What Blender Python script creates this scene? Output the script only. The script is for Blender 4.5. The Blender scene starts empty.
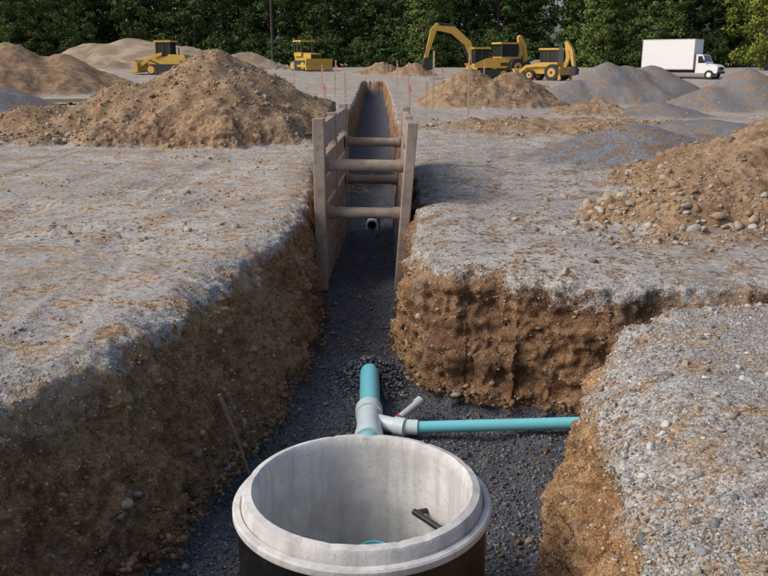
import bpy, bmesh, math, random
import numpy as np
from mathutils import Vector, Matrix
R = math.radians
rng = np.random.default_rng(7)
random.seed(7)
scene = bpy.context.scene

# ------------------------------------------------------------------ noise (gradient noise, numpy)
GR = np.array([(1,1,0),(-1,1,0),(1,-1,0),(-1,-1,0),(1,0,1),(-1,0,1),(1,0,-1),(-1,0,-1),(0,1,1),(0,-1,1),(0,1,-1),(0,-1,-1),(1,1,0),(-1,1,0),(0,-1,1),(0,-1,-1)], float)
def _h(i, j, k, s):
    n = (i*374761393 + j*668265263 + k*1274126177 + s*974634777) & 0xffffffff
    n = ((n ^ (n >> 13))*1274126177) & 0xffffffff
    n = ((n ^ (n >> 16))*2246822519) & 0xffffffff
    return (n ^ (n >> 15)) & 15
def vnoise(x, y, z, s=0):
    xi = np.floor(x); yi = np.floor(y); zi = np.floor(z)
    fx = x-xi; fy = y-yi; fz = z-zi
    xi = xi.astype(np.int64); yi = yi.astype(np.int64); zi = zi.astype(np.int64)
    ux = fx*fx*(3-2*fx); uy = fy*fy*(3-2*fy); uz = fz*fz*(3-2*fz)
    r = 0
    for a in (0, 1):
        wx = ux if a else 1-ux
        for b in (0, 1):
            wy = uy if b else 1-uy
            for c in (0, 1):
                wz = uz if c else 1-uz
                g = GR[_h(xi+a, yi+b, zi+c, s)]
                r = r+(g[:, 0]*(fx-a)+g[:, 1]*(fy-b)+g[:, 2]*(fz-c))*wx*wy*wz
    return r*1.35
def fbm(x, y, z, scale, octv=3, s=0, gain=.5):
    r = 0; a = 1; f = 1/scale; t = 0
    for o in range(octv):
        c_, s_ = math.cos(.6*o+.5), math.sin(.6*o+.5)
        xx = (x*c_-z*s_); zz = (x*s_+z*c_)
        xx, yy = xx*c_-y*s_, xx*s_+y*c_
        yy, zz = yy*c_-zz*s_, yy*s_+zz*c_
        r = r+a*vnoise(xx*f+17.3*o, yy*f+5.1*o, zz*f+9.7*o, s+o); t += a; a *= gain; f *= 2.03
    return r/t*1.3
def sstep(a, b, x):
    t = np.clip((x-a)/(b-a), 0, 1); return t*t*(3-2*t)

# ------------------------------------------------------------------ terrain definition
POLY = np.array([(-2.75,1.6),(-2.7,3.2),(-2.36,4.74),(-2.05,5.66),(-1.78,6.96),(-1.42,8.96),(-1.2,10.2),(-1.14,11.3),
 (-1.22,13),(-1.38,16),(-1.5,22),(-1.6,47),(-1.9,76),(.1,76),(.44,47),(.5,22),(.56,16),(.56,12.4),(.40,10.6),(.33,9.3),
 (.42,8.5),(.75,8.25),(1.34,7.98),(2.08,7.78),(3.5,7.62),(4.6,7.5),(4.6,6.95),(2.9,7.0),(2.3,6.8),(1.79,6.1),(1.46,5.25),
 (1.32,4.3),(1.26,3.6),(1.05,2.9),(1.0,1.6)])
def poly_sd(x, y):
    d = np.full(x.shape, 1e9); ins = np.zeros(x.shape, bool)
    n = len(POLY)
    for i in range(n):
        ax, ay = POLY[i]; bx, by = POLY[(i+1) % n]
        ex, ey = bx-ax, by-ay
        t = np.clip(((x-ax)*ex+(y-ay)*ey)/(ex*ex+ey*ey), 0, 1)
        d = np.minimum(d, (x-ax-t*ex)**2+(y-ay-t*ey)**2)
        if ay != by:
            c = ((ay > y) != (by > y)) & (x < (bx-ax)*(y-ay)/(by-ay)+ax)
            ins ^= c
    d = np.sqrt(d)
    return np.where(ins, d, -d)

BROWN = [(-4.8,24,2.45,.64),(-3.8,24.4,2.1,.62),(-7.0,23.5,1.45,.5),(-9.2,23,.95,.42),(-2.7,24.2,1.15,.6),(-5.9,23.6,1.85,.55),
         (7.6,12.3,1.95,.52),(5.3,11.4,1.0,.52),(4.1,10.8,.5,.40),(6.2,10.6,.8,.5),
         (4.0,40,1.95,.8),(6.0,40.3,1.75,.75),(7.2,40.6,1.0,.6),(5,39.4,1.25,.7),(2.9,40.2,.8,.7),
         (-24,55,3.3,.55),(-21,56,2.6,.5),(-27,56,2.9,.5),(-.4,92,2.6,.6),(3.0,88,2.1,.6),(9.5,62,1.3,.5),(-12,50,.9,.3),(8.5,34,.5,.3),
         (4.6,26.5,.2,.10),(7.2,25.8,.2,.10),(-8.5,35,.3,.1)]
TAN = [(-32.5,112,5.5,.42),(-38,113,4.9,.42),(-25,109,4.3,.38),(-18,110,3.6,.38),(-29,110,5.0,.4),(-45,105,3.6,.4),(18,100,2.6,.4),(-50,100,3.4,.4)]
GREY = [(5.5,18.4,.75,.36),(4.6,17.9,.42,.3),(7.0,18.6,.5,.32),(-13,26,1.65,.36),(-15,25,1.5,.36),
        (11.7,45,2.15,.62),(9.8,44,1.2,.5),(14.3,46,2.0,.55),(12.8,45.4,1.95,.5),(16.1,38,1.9,.6),(14.2,37,1.1,.5),(19.2,38.5,1.35,.45),(17.6,38,1.5,.5),
        (21.5,45,1.8,.5),(10.6,33,.55,.3),(24,40,1.4,.4),(9.5,25,.35,.15)]
def cones(lst, x, y, warp):
    h = np.full(x.shape, -9.0)
    for cx, cy, H, sl in lst:
        big = cy > 90
        d = np.sqrt((x-cx)**2+(y-cy)**2+(1.5 if big else .12))*(1+.22*warp)
        h2 = H-sl*d+.08
        k = .5 if big else .18
        m = np.clip(.5+.5*(h2-h)/k, 0, 1)
        h = h*(1-m)+h2*m+k*m*(1-m)
    return h
def rise(y): return np.interp(y, [-50, 0, 45, 80, 100, 140, 400], [0, 0, 0, .45, 1.1, 1.4, 2.0])
def rutf(x, y):
    # tyre tracks: pairs of wheel marks left by the loaders
    r = np.zeros_like(x); tr = np.zeros_like(x)
    for xc, y0, y1 in ((-3.3-.06*y+.25*np.sin(.35*y), 2, 22), (-4.6+.10*y+.2*np.sin(.3*y+2), 6, 16), (2.1+.13*(y-9)+.15*np.sin(.4*y), 9.2, 21)):
        for o in (-.85, .85):
            m = sstep(.26, .17, np.abs(x-xc-o))*sstep(y0-1, y0+1, y)*sstep(y1+1, y1-2, y)
            m = m*np.clip(.55+.8*fbm(x, y, x*0, 1.5, 2, 90), 0, 1)
            r = np.maximum(r, m)
            tr = np.maximum(tr, m*(.5+.5*np.sin((y+np.abs(x-xc-o)*.9)*2*np.pi/.17)))
    return r, tr
def fields(x, y):
    z0 = np.zeros_like(x)
    base = rise(y)
    base = base + .05*fbm(x, y, z0, 3.0, 3, 1) + .018*fbm(x, y, z0, .5, 2, 2)
    base = base + .09*sstep(1.0, 2.2, x)*sstep(7.4, 6.6, y)
    rut, trd = rutf(x, y)
    base = base-.018*rut-.016*trd
    warp = fbm(x, y, z0+3, 1.6, 3, 5)
    rough = fbm(x, y, z0+7, .9, 4, 8)
    ridg = 1-2*np.abs(fbm(x, y, z0+2, 1.3, 4, 9))
    hb = cones(BROWN, x, y, warp)+.12*rough+.12*(ridg-.5)
    ht = cones(TAN, x, y, warp)+.15*rough
    hg = cones(GREY, x, y, warp*.6)+.05*rough
    mm = np.maximum(np.maximum(hb, ht), hg)
    k = .1
    m = np.clip(.5+.5*(mm-base)/k, 0, 1)
    g = base*(1-m)+mm*m+k*m*(1-m)
    brown = sstep(-.08, .10, hb-base+.10*rough)*(hb >= np.maximum(ht, hg)-.03)
    tan = sstep(-.06, .10, ht-base)*(ht >= np.maximum(hb, hg))
    grey = sstep(-.12, .12, hg-base+.1*rough)*(hg >= np.maximum(hb, ht))
    sd = np.full(x.shape, -9.0)
    near = (x > -5) & (x < 7) & (y < 78) & (y > 0)
    xs, ys = x[near], y[near]
    s = poly_sd(xs, ys)
    s = s+.10*fbm(xs, ys, xs*0, .9, 2, 21)+.06*fbm(xs, ys, xs*0, .28, 2, 22)+.03*fbm(xs, ys, xs*0, .10, 1, 23)
    sd[near] = s
    leftw = np.where(x < -.35, 1, 0)*sstep(11.5, 8.5, y)
    w = .16+.49*leftw+.12*sstep(5.2, 3.5, y)*leftw
    blk = (x > .9) & (y < 7.2)
    w = w+.14*blk
    t = np.clip(sd/w, 0, 1)
    f = t
    prof_left = np.where(t < .22, t*1.75, .385+(t-.22)*.70)
    prof_left = np.where(t > .8, .791+(t-.8)*1.045, prof_left)
    prof_left = np.clip(prof_left+.08*fbm(x, y, z0, .5, 2, 27)*np.sin(np.pi*t), 0, 1)
    f = f*(1-leftw)+prof_left*leftw
    floor = -1.47+rise(y)+.10*sstep(10, 14, y)+.05*fbm(x, y, z0, .7, 3, 31)
    floor = floor+.10*np.exp(-((x+.75)**2+(y-8.9)**2)/.5)+.12*np.exp(-((x-.25)/.3)**2)*sstep(10.0, 12, y)
    sag = (.08+.09*blk)*np.clip(1+sd/(.40+.2*blk), 0, 1)**2*(y < 25)
    sag = sag*(1+.5*fbm(x, y, z0, .6, 2, 33))
    z = (g-sag)*(1-f)+floor*f
    return g, z, sd, f, brown, tan, grey, floor, sag

NX0, NX1, NY0, NY1 = -7.0, 8.6, 1.0, 21.0
st = .04
xs = np.arange(NX0, NX1+1e-6, st); ys = np.arange(NY0, NY1+1e-6, st)
X, Y = np.meshgrid(xs, ys)
Z = fields(X.ravel(), Y.ravel())[1]
nx, ny = len(xs), len(ys)
top = np.stack([X.ravel(), Y.ravel(), Z], 1)
bot = top.copy(); bot[:, 2] = -2.15
idx = np.arange(nx*ny).reshape(ny, nx)
q = np.stack([idx[:-1, :-1], idx[:-1, 1:], idx[1:, 1:], idx[1:, :-1]], -1).reshape(-1, 4)
N = nx*ny
qs = [q, q[:, ::-1]+N]
def side(a):
    return np.stack([a[:-1], a[:-1]+N, a[1:]+N, a[1:]], -1)
qs += [side(idx[0])[:, :], side(idx[-1])[:, ::-1], side(idx[:, 0])[:, ::-1], side(idx[:, -1])]
def mesh_np(name, verts, faces, nloop=4):
    me = bpy.data.meshes.new(name)
    me.vertices.add(len(verts)); me.vertices.foreach_set('co', np.ascontiguousarray(verts, dtype=np.float32).ravel())
    me.loops.add(len(faces)*nloop); me.loops.foreach_set('vertex_index', np.ascontiguousarray(faces, dtype=np.int32).ravel())
    me.polygons.add(len(faces)); me.polygons.foreach_set('loop_start', np.arange(0, len(faces)*nloop, nloop, dtype=np.int32))
    me.polygons.foreach_set('loop_total', np.full(len(faces), nloop, dtype=np.int32))
    me.update(calc_edges=True); me.validate()
    return me
tmp = bpy.data.objects.new('tmp', mesh_np('tmp', np.vstack([top, bot]), np.vstack(qs)))
scene.collection.objects.link(tmp)
md = tmp.modifiers.new('r', 'REMESH'); md.mode = 'VOXEL'; md.voxel_size = .028
dg = bpy.context.evaluated_depsgraph_get()
rm = bpy.data.meshes.new_from_object(tmp.evaluated_get(dg))
nv = len(rm.vertices)
V = np.empty(nv*3, np.float32); rm.vertices.foreach_get('co', V); V = V.reshape(-1, 3).astype(float)
Nn = np.empty(nv*3, np.float32); rm.vertices.foreach_get('normal', Nn); Nn = Nn.reshape(-1, 3).astype(float)
F = np.empty(len(rm.polygons)*4, np.int32); rm.loops.foreach_get('vertex_index', F); F = F.reshape(-1, 4)
bpy.data.objects.remove(tmp)
fc = V[F].mean(1)
keep = (fc[:, 2] > -1.9) & (fc[:, 0] > NX0+.04) & (fc[:, 0] < NX1-.04) & (fc[:, 1] > NY0+.04) & (fc[:, 1] < NY1-.04)
F = F[keep]
used = np.zeros(nv, bool); used[F.ravel()] = True
remap = np.cumsum(used)-1
V = V[used]; Nn = Nn[used]; F = remap[F]
g, zf, sd, f, brown, tan, grey, floor, sag = fields(V[:, 0], V[:, 1])
depth = g-sag-V[:, 2]
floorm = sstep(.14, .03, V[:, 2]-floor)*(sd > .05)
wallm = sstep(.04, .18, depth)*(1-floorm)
x, y, z = V.T
d_top = .007*fbm(x, y, z, .16, 3, 41)+.005*fbm(x, y, z, .06, 1, 42)
d_top = d_top+.022*sstep(-.3, 0, sd)*fbm(x, y, z, .09, 2, 40)
wp = fbm(x, y, z, .4, 2, 71)*.10; wq = fbm(x+9, y, z, .4, 2, 72)*.10
big = fbm(x+wp, y+wq, z*1.2+wp, .7, 4, 43, .55)
clod = 1-2*np.abs(fbm(x+wp, y-wq, z+wq, .31, 4, 44, .6))
fine = fbm(x, y, z, .08, 2, 45)
layer = fbm(x*.3+wp, y*.3, z*2.4+wq, .4, 2, 46)
d_wall = .16*big+.030*clod+.045*fine+.03*layer-.015
d_floor = .02*fbm(x, y, z, .25, 3, 47)+.006*fbm(x, y, z, .05, 1, 48)
d_md = .05*(1-2*np.abs(fbm(x, y, z, .3, 4, 49)))+.02*fine
d = d_top*(1-wallm)*(1-floorm)+d_wall*wallm+d_floor*floorm+d_md*np.maximum(brown, tan)*(1-wallm)*(1-floorm)
V = V+Nn*d[:, None]
def wall_darkf(x, y, z, depth):  # darker wall tone on the far corner bank, and lower down elsewhere
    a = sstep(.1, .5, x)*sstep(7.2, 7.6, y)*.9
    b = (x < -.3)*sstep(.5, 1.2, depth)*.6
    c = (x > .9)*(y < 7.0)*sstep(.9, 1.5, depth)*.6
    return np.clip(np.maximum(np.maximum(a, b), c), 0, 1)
def loosef(x, y, sd):
    rut, trd = rutf(x, y)
    return np.clip((x > .9)*sstep(7.6, 7.2, y)+.5*sstep(-.5, 0, sd)+.3*sstep(.3, .6, x)+.35*rut+.25*trd, 0, 1)
near = dict(depth=depth, floor=floorm, brown=brown, tan=tan, grey=grey, damp=wall_darkf(x, y, z, depth), loose=loosef(x, y, sd))
NV, NF, NNn = V.copy(), F.copy(), Nn.copy()
nwall = wallm; nsd = sd

def spread(a, b, s): return list(np.arange(a, b, s))
gx = [-260, -190, -140, -105, -80]+spread(-66, -25, 1.0)+spread(-25, -14, .3)+spread(-14, 14, .075)+spread(14, 26, .25)+[27, 30, 34, 39, 45, 52, 62, 80, 105, 140, 190, 260]
gy = [-60, -40, -25, -15, -8, -4, -2, -.5]+spread(.2, 21, .12)+spread(21, 30, .075)+spread(30, 50, .14)+spread(50, 70, .25)+spread(70, 125, .6)+spread(125, 150, 4)+[170, 210, 280, 400]
gx = np.array(gx); gy = np.array(gy)
X, Y = np.meshgrid(gx, gy); X = X.ravel(); Y = Y.ravel()
g, zf, sd, f, brown, tan, grey, floor, sag = fields(X, Y)
inn = (X > NX0) & (X < NX1) & (Y > NY0) & (Y < NY1)
mnd = np.maximum(brown, tan)
zf = zf+mnd*.05*(1-2*np.abs(fbm(X, Y, zf, .3, 4, 49)))+.012*fbm(X, Y, zf, .2, 2, 41)
zf = zf-np.where(inn, .035, 0)
FVv = np.stack([X, Y, zf], 1)
idx = np.arange(len(gx)*len(gy)).reshape(len(gy), len(gx))
q = np.stack([idx[:-1, :-1], idx[:-1, 1:], idx[1:, 1:], idx[1:, :-1]], -1).reshape(-1, 4)
c = FVv[q].mean(1)
inside = (c[:, 0] > NX0+.15) & (c[:, 0] < NX1-.15) & (c[:, 1] > NY0+.15) & (c[:, 1] < NY1-.12)
q = q[~inside]
fl = sstep(.2, .05, zf-floor)*(sd > .1)
far = dict(depth=g-sag-zf, floor=fl, brown=brown, tan=tan, grey=grey, damp=np.zeros_like(X)+.5, loose=loosef(X, Y, sd))
allV = np.vstack([NV, FVv]); allF = np.vstack([NF, q+len(NV)])
me = mesh_np('ground', allV, allF)
for kx in near:
    at = me.attributes.new(kx, 'FLOAT', 'POINT')
    at.data.foreach_set('value', np.concatenate([near[kx], far[kx]]).astype(np.float32))
me.polygons.foreach_set('use_smooth', np.ones(len(allF), bool))
ground = bpy.data.objects.new('ground', me); scene.collection.objects.link(ground)

# ------------------------------------------------------------------ material helpers
def newmat(name):
    m = bpy.data.materials.new(name); m.use_nodes = True
    nt = m.node_tree; b = nt.nodes['Principled BSDF']
    return m, nt, b
class NB:
    def __init__(s, nt): s.nt = nt; s.L = nt.links
    def n(s, t, **k):
        nd = s.nt.nodes.new(t)
        for a, b in k.items(): setattr(nd, a, b)
        return nd
    def put(s, sock, v):
        if hasattr(v, 'is_linked') or hasattr(v, 'links'): s.L.new(v, sock)
        else: sock.default_value = v
    def mix(s, f, a, b, blend='MIX'):
        nd = s.n('ShaderNodeMixRGB', blend_type=blend)
        s.put(nd.inputs[0], f); s.put(nd.inputs[1], a if hasattr(a, 'links') else (*a, 1)); s.put(nd.inputs[2], b if hasattr(b, 'links') else (*b, 1))
        return nd.outputs[0]
    def math(s, op, a, b=0.0, c=None):
        nd = s.n('ShaderNodeMath', operation=op); s.put(nd.inputs[0], a); s.put(nd.inputs[1], b)
        if c is not None: s.put(nd.inputs[2], c)
        return nd.outputs[0]
    def smooth(s, v, a, b, lo=0.0, hi=1.0):
        nd = s.n('ShaderNodeMapRange', interpolation_type='SMOOTHSTEP'); s.put(nd.inputs[0], v)
        nd.inputs[1].default_value = a; nd.inputs[2].default_value = b; nd.inputs[3].default_value = lo; nd.inputs[4].default_value = hi
        return nd.outputs[0]
    def noise(s, scale, det=4, rough=.55, vec=None):
        nd = s.n('ShaderNodeTexNoise'); nd.inputs['Scale'].default_value = scale; nd.inputs['Detail'].default_value = det; nd.inputs['Roughness'].default_value = rough
        s.L.new(vec or s.co, nd.inputs['Vector']); return nd.outputs[0]
    def vor(s, scale, feat='F1'):
        nd = s.n('ShaderNodeTexVoronoi', feature=feat); nd.inputs['Scale'].default_value = scale
        s.L.new(s.co, nd.inputs['Vector']); return nd
    def attr(s, name):
        nd = s.n('ShaderNodeAttribute', attribute_name=name); return nd

m, nt, bs = newmat('soil_and_gravel'); nb = NB(nt)
nb.co = nb.n('ShaderNodeTexCoord').outputs['Object']
n1 = nb.noise(.45, 4, .6); n2 = nb.noise(2.5, 4, .65); n3 = nb.noise(14, 4, .7); n4 = nb.noise(75, 2, .75)
v1 = nb.vor(62)
def sep(vn):
    s_ = nb.n('ShaderNodeSeparateColor'); nb.L.new(vn.outputs['Color'], s_.inputs[0]); return s_.outputs[0]
r1 = sep(v1)
loose = nb.attr('loose').outputs['Fac']
crust = nb.mix(nb.smooth(n1, .40, .60), (.44, .415, .375), (.34, .325, .305))
crust = nb.mix(nb.smooth(n2, .45, .68, 0, .8), crust, (.50, .475, .435))
crust = nb.mix(nb.smooth(n3, .48, .70, 0, .55), crust, (.23, .215, .195))
crust = nb.mix(nb.math('MULTIPLY', nb.smooth(nb.noise(.8, 5, .72), .52, .62), .65), crust, (.29, .22, .155))
crust = nb.mix(nb.math('MULTIPLY', nb.smooth(nb.noise(1.4, 5, .75, ), .56, .66), .35), crust, (.17, .165, .165))
crust = nb.mix(nb.math('MULTIPLY', loose, .5), crust, (.27, .265, .26))
crust = nb.mix(nb.math('ADD', .22, nb.math('MULTIPLY', loose, .40)), crust, nb.mix(r1, (.15, .15, .15), (.9, .9, .9)), 'OVERLAY')
crust = nb.mix(.45, crust, nb.mix(n4, (0, 0, 0), (1, 1, 1)), 'OVERLAY')
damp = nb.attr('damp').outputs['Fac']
wpale = nb.mix(nb.smooth(n2, .38, .62), (.31, .175, .085), (.47, .295, .15))
wpale = nb.mix(nb.smooth(n1, .5, .6, 0, .6), wpale, (.52, .35, .195))
wdark = nb.mix(nb.smooth(n2, .38, .62), (.165, .090, .052), (.30, .178, .102))  # darker brown mix, blended in by the wall tone mask
wall = nb.mix(damp, wpale, wdark)
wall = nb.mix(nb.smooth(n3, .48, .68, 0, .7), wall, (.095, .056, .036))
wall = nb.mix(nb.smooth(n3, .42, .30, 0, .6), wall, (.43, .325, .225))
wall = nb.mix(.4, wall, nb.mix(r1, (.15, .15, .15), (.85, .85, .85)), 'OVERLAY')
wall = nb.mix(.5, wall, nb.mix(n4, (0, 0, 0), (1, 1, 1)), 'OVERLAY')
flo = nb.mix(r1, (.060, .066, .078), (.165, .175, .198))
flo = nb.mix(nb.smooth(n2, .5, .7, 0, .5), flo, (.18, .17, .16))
brn = nb.mix(nb.smooth(n2, .38, .62), (.21, .135, .08), (.37, .27, .175))
brn = nb.mix(nb.smooth(n3, .5, .72, 0, .7), brn, (.13, .09, .06))
brn = nb.mix(.45, brn, nb.mix(n4, (0, 0, 0), (1, 1, 1)), 'OVERLAY')
tanc = nb.mix(nb.smooth(n1, .4, .6), (.26, .20, .14), (.37, .31, .23))
gry = nb.mix(r1, (.10, .102, .11), (.27, .27, .28))
gry = nb.mix(nb.smooth(n2, .45, .7, 0, .6), gry, (.15, .148, .15))
col = crust
col = nb.mix(nb.attr('grey').outputs['Fac'], col, gry)
col = nb.mix(nb.attr('tan').outputs['Fac'], col, tanc)
col = nb.mix(nb.attr('brown').outputs['Fac'], col, brn)
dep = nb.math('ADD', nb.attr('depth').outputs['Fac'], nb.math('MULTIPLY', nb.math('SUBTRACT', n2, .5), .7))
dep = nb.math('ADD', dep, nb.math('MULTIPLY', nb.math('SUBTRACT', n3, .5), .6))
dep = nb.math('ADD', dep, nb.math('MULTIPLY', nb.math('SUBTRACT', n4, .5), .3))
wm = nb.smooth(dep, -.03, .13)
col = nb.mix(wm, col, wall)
col = nb.mix(nb.math('MULTIPLY', nb.math('MULTIPLY', wm, nb.smooth(n1, .5, .58)), nb.smooth(dep, .8, .2, 0, .4)), col, (.36, .285, .21))
fm = nb.smooth(nb.math('ADD', nb.attr('floor').outputs['Fac'], nb.math('MULTIPLY', nb.math('SUBTRACT', n3, .5), .7)), .35, .6)
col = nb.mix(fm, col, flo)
nb.L.new(col, bs.inputs['Base Color']); bs.inputs['Roughness'].default_value = .95
bs.inputs['Specular IOR Level'].default_value = .1
hh = nb.math('ADD', nb.math('MULTIPLY', n4, .6), nb.math('MULTIPLY', n3, 1.1))
bp = nb.n('ShaderNodeBump'); bp.inputs['Strength'].default_value = .9
nb.L.new(nb.math('ADD', .011, nb.math('ADD', nb.math('MULTIPLY', loose, .006), nb.math('MULTIPLY', wm, .035))), bp.inputs['Distance'])
nb.L.new(hh, bp.inputs['Height']); nb.L.new(bp.outputs[0], bs.inputs['Normal'])
ground.data.materials.append(m)

# ------------------------------------------------------------------ stones
def ico(sub):
    b = bmesh.new(); bmesh.ops.create_icosphere(b, subdivisions=sub, radius=1)
    v = np.array([a.co[:] for a in b.verts]); fcs = np.array([[w.index for w in a.verts] for a in b.faces]); b.free(); return v, fcs
ICO = {1: ico(1), 2: ico(2)}
mr, nt, bs = newmat('stone'); nb = NB(nt); nb.co = nb.n('ShaderNodeTexCoord').outputs['Object']
cc = nb.attr('Col').outputs['Color']
cc = nb.mix(.5, cc, nb.mix(nb.noise(45, 3, .7), (.15, .15, .15), (.85, .85, .85)), 'OVERLAY')
nb.L.new(cc, bs.inputs['Base Color']); bs.inputs['Roughness'].default_value = .9; bs.inputs['Specular IOR Level'].default_value = .15
mg, nt, bs = newmat('small_gravel'); nb = NB(nt)
nb.L.new(nb.attr('Col').outputs['Color'], bs.inputs['Base Color']); bs.inputs['Roughness'].default_value = .95; bs.inputs['Specular IOR Level'].default_value = .1
def rocks(name, pos, size, cols, sub=1, jit=.22, flat=.7, smooth=False):
    bv, bf = ICO[sub]; n = len(pos)
    sc = size[:, None]*np.stack([rng.uniform(.8, 1.3, n), rng.uniform(.65, 1.1, n), rng.uniform(.45, .95, n)*flat/.7], 1)
    v = bv[None]*(1+rng.uniform(-jit, jit, (n, len(bv), 1)))
    for _ in range(4):
        dr = rng.normal(size=(n, 1, 3)); dr /= np.linalg.norm(dr, axis=2, keepdims=True)
        dd = (v*dr).sum(2, keepdims=True); v = v-dr*np.maximum(dd-rng.uniform(.4, .8, (n, 1, 1)), 0)
    v = v*sc[:, None]
    a = rng.uniform(0, 6.283, n); tl = rng.normal(0, .4, (n, 2))
    ca, sa = np.cos(a), np.sin(a)
    Rz = np.zeros((n, 3, 3)); Rz[:, 0, 0] = ca; Rz[:, 0, 1] = -sa; Rz[:, 1, 0] = sa; Rz[:, 1, 1] = ca; Rz[:, 2, 2] = 1
    ct, stt = np.cos(tl[:, 0]), np.sin(tl[:, 0])
    Rx = np.zeros((n, 3, 3)); Rx[:, 0, 0] = 1; Rx[:, 1, 1] = ct; Rx[:, 1, 2] = -stt; Rx[:, 2, 1] = stt; Rx[:, 2, 2] = ct
    M = Rx@Rz
    v = np.einsum('nij,nvj->nvi', M, v)+pos[:, None]
    ff = bf[None]+(np.arange(n)*len(bv))[:, None, None]
    me = mesh_np(name, v.reshape(-1, 3), ff.reshape(-1, 3), 3)
    at = me.attributes.new('Col', 'FLOAT_COLOR', 'POINT')
    c4 = np.concatenate([np.repeat(cols, len(bv), 0), np.ones((n*len(bv), 1))], 1)
    at.data.foreach_set('color', c4.astype(np.float32).ravel())
    me.materials.append(mg if sub == 1 else mr)
    ob = bpy.data.objects.new(name, me); scene.collection.objects.link(ob); return ob
def pick(w, n):
    p = np.clip(w, 0, None); p = p/p.sum(); return rng.choice(len(p), n, p=p)
def palette(n, lst, var=.2):
    a = np.array(lst)[rng.integers(0, len(lst), n)]
    return np.clip(a*rng.uniform(1-var, 1+var, (n, 1)), 0, 1)
dist = np.hypot(NV[:, 0], NV[:, 1])
vis = (NV[:, 1] > 2.3) & (np.abs(NV[:, 0]) < NV[:, 1]*.56+1.2)
topm = (near['depth'] < .12)*(near['floor'] < .1)*(near['brown'] < .3)*vis
clump = sstep(-.1, .5, fbm(NV[:, 0], NV[:, 1], NV[:, 2], 1.3, 3, 61))
rblk = ((NV[:, 0] > .9) & (NV[:, 1] < 7.4))*1.0
edge = sstep(-.45, 0, nsd)*(near['depth'] < .25)*(near['floor'] < .1)*vis*(NV[:, 1] < 16)
GREYS = [(.40, .385, .36), (.30, .295, .285), (.46, .44, .41), (.20, .197, .195), (.36, .31, .25), (.27, .265, .26)]
RBG = [(.37, .365, .355), (.27, .27, .27), (.45, .44, .42), (.16, .16, .16), (.33, .28, .22), (.24, .24, .24)]
BRNS = [(.30, .22, .145), (.36, .29, .205), (.22, .155, .10), (.33, .29, .24), (.27, .20, .14), (.40, .32, .23)]
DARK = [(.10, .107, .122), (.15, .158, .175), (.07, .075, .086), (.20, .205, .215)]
i = pick(topm*(1-rblk)*(.05+clump**2)/dist**1.4, 14000)
s_ = .004+.007*rng.power(.6, len(i))**2
rocks('gravel', NV[i]+rng.normal(0, .008, (len(i), 3))*[1, 1, .1], s_, palette(len(i), GREYS), 1)
i = pick(topm*rblk*(.3+clump)/dist**1.6, 22000)
s_ = .004+.009*rng.power(.6, len(i))**2
rocks('gravel', NV[i]+rng.normal(0, .008, (len(i), 3))*[1, 1, .1], s_, palette(len(i), RBG), 1)
i = pick(edge/dist, 10000)
s_ = .005+.011*rng.power(.6, len(i))**2
rocks('gravel', NV[i]+rng.normal(0, .01, (len(i), 3)), s_, palette(len(i), GREYS+BRNS[:2]), 1)
i = pick(topm*(.05+clump**2*.7+2.0*rblk)/dist**.8, 4600)
s_ = .009+.024*rng.power(.5, len(i))**3
rocks('gravel', NV[i]+NNn[i]*(s_*.1)[:, None], s_, palette(len(i), RBG+BRNS[:1]), 2)
i = pick(topm*(1-rblk)*(clump**2+.02)*(NV[:, 0] < 0), 260)
s_ = .018+.045*rng.power(.5, len(i))**3
rocks('gravel', NV[i]+NNn[i]*(s_*.1)[:, None], s_, palette(len(i), BRNS), 2)
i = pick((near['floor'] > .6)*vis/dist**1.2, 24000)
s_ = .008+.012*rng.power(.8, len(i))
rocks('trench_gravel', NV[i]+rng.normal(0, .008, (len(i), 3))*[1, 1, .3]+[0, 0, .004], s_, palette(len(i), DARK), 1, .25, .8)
wl = nwall*vis*(near['depth'] > .12)
WC = np.array([(.31, .20, .115), (.38, .27, .17), (.21, .13, .08), (.42, .34, .25)])
i = pick(wl/dist, 18000)
s_ = .006+.018*rng.power(.6, len(i))**2
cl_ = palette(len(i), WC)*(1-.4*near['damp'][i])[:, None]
rocks('trench_wall_stones', NV[i]-NNn[i]*(s_*.2)[:, None], s_, cl_, 1)
i = pick(wl*(.3+clump), 1700)
s_ = .016+.045*rng.power(.5, len(i))**3
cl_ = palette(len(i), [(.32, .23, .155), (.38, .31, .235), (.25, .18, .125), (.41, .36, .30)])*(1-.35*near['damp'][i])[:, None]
rocks('trench_wall_stones', NV[i]-NNn[i]*(s_*.3)[:, None], s_, cl_, 2)
foot = (near['depth'] > 1.15)*vis*np.exp(-np.clip(near['floor'], 0, 1)*3)*(NV[:, 1] < 12)
i = pick(foot, 6000); s_ = .008+.035*rng.power(.5, len(i))**2
rocks('fallen_soil', NV[i]+rng.normal(0, .05, (len(i), 3))*[1, 1, .1]+NNn[i]*.01, s_, palette(len(i), [(.18, .115, .07), (.26, .17, .10), (.14, .085, .055), (.31, .22, .145)]), 1)
nb_ = (near['brown'] > .3)*(near['depth'] < .3)*vis*(NV[:, 0] > 2)
lowm = sstep(.7, .1, NV[:, 2])
i = pick(nb_*(.06+lowm), 900)
s_ = .02+.085*rng.power(.6, len(i))**3
rocks('rubble_stones', NV[i]+NNn[i]*(s_*.1)[:, None], s_, palette(len(i), BRNS+[(.40, .37, .33)]), 2)
i = pick(nb_, 6000); s_ = .01+.02*rng.power(.6, len(i))**2
rocks('rubble_stones', NV[i], s_, palette(len(i), BRNS), 1)
halo = np.exp(-((NV[:, 0]-3.0)**2/.9+(NV[:, 1]-10.2)**2/1.6))*(near['depth'] < .1)
i = pick(halo, 450); s_ = .012+.06*rng.power(.5, len(i))**3
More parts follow.
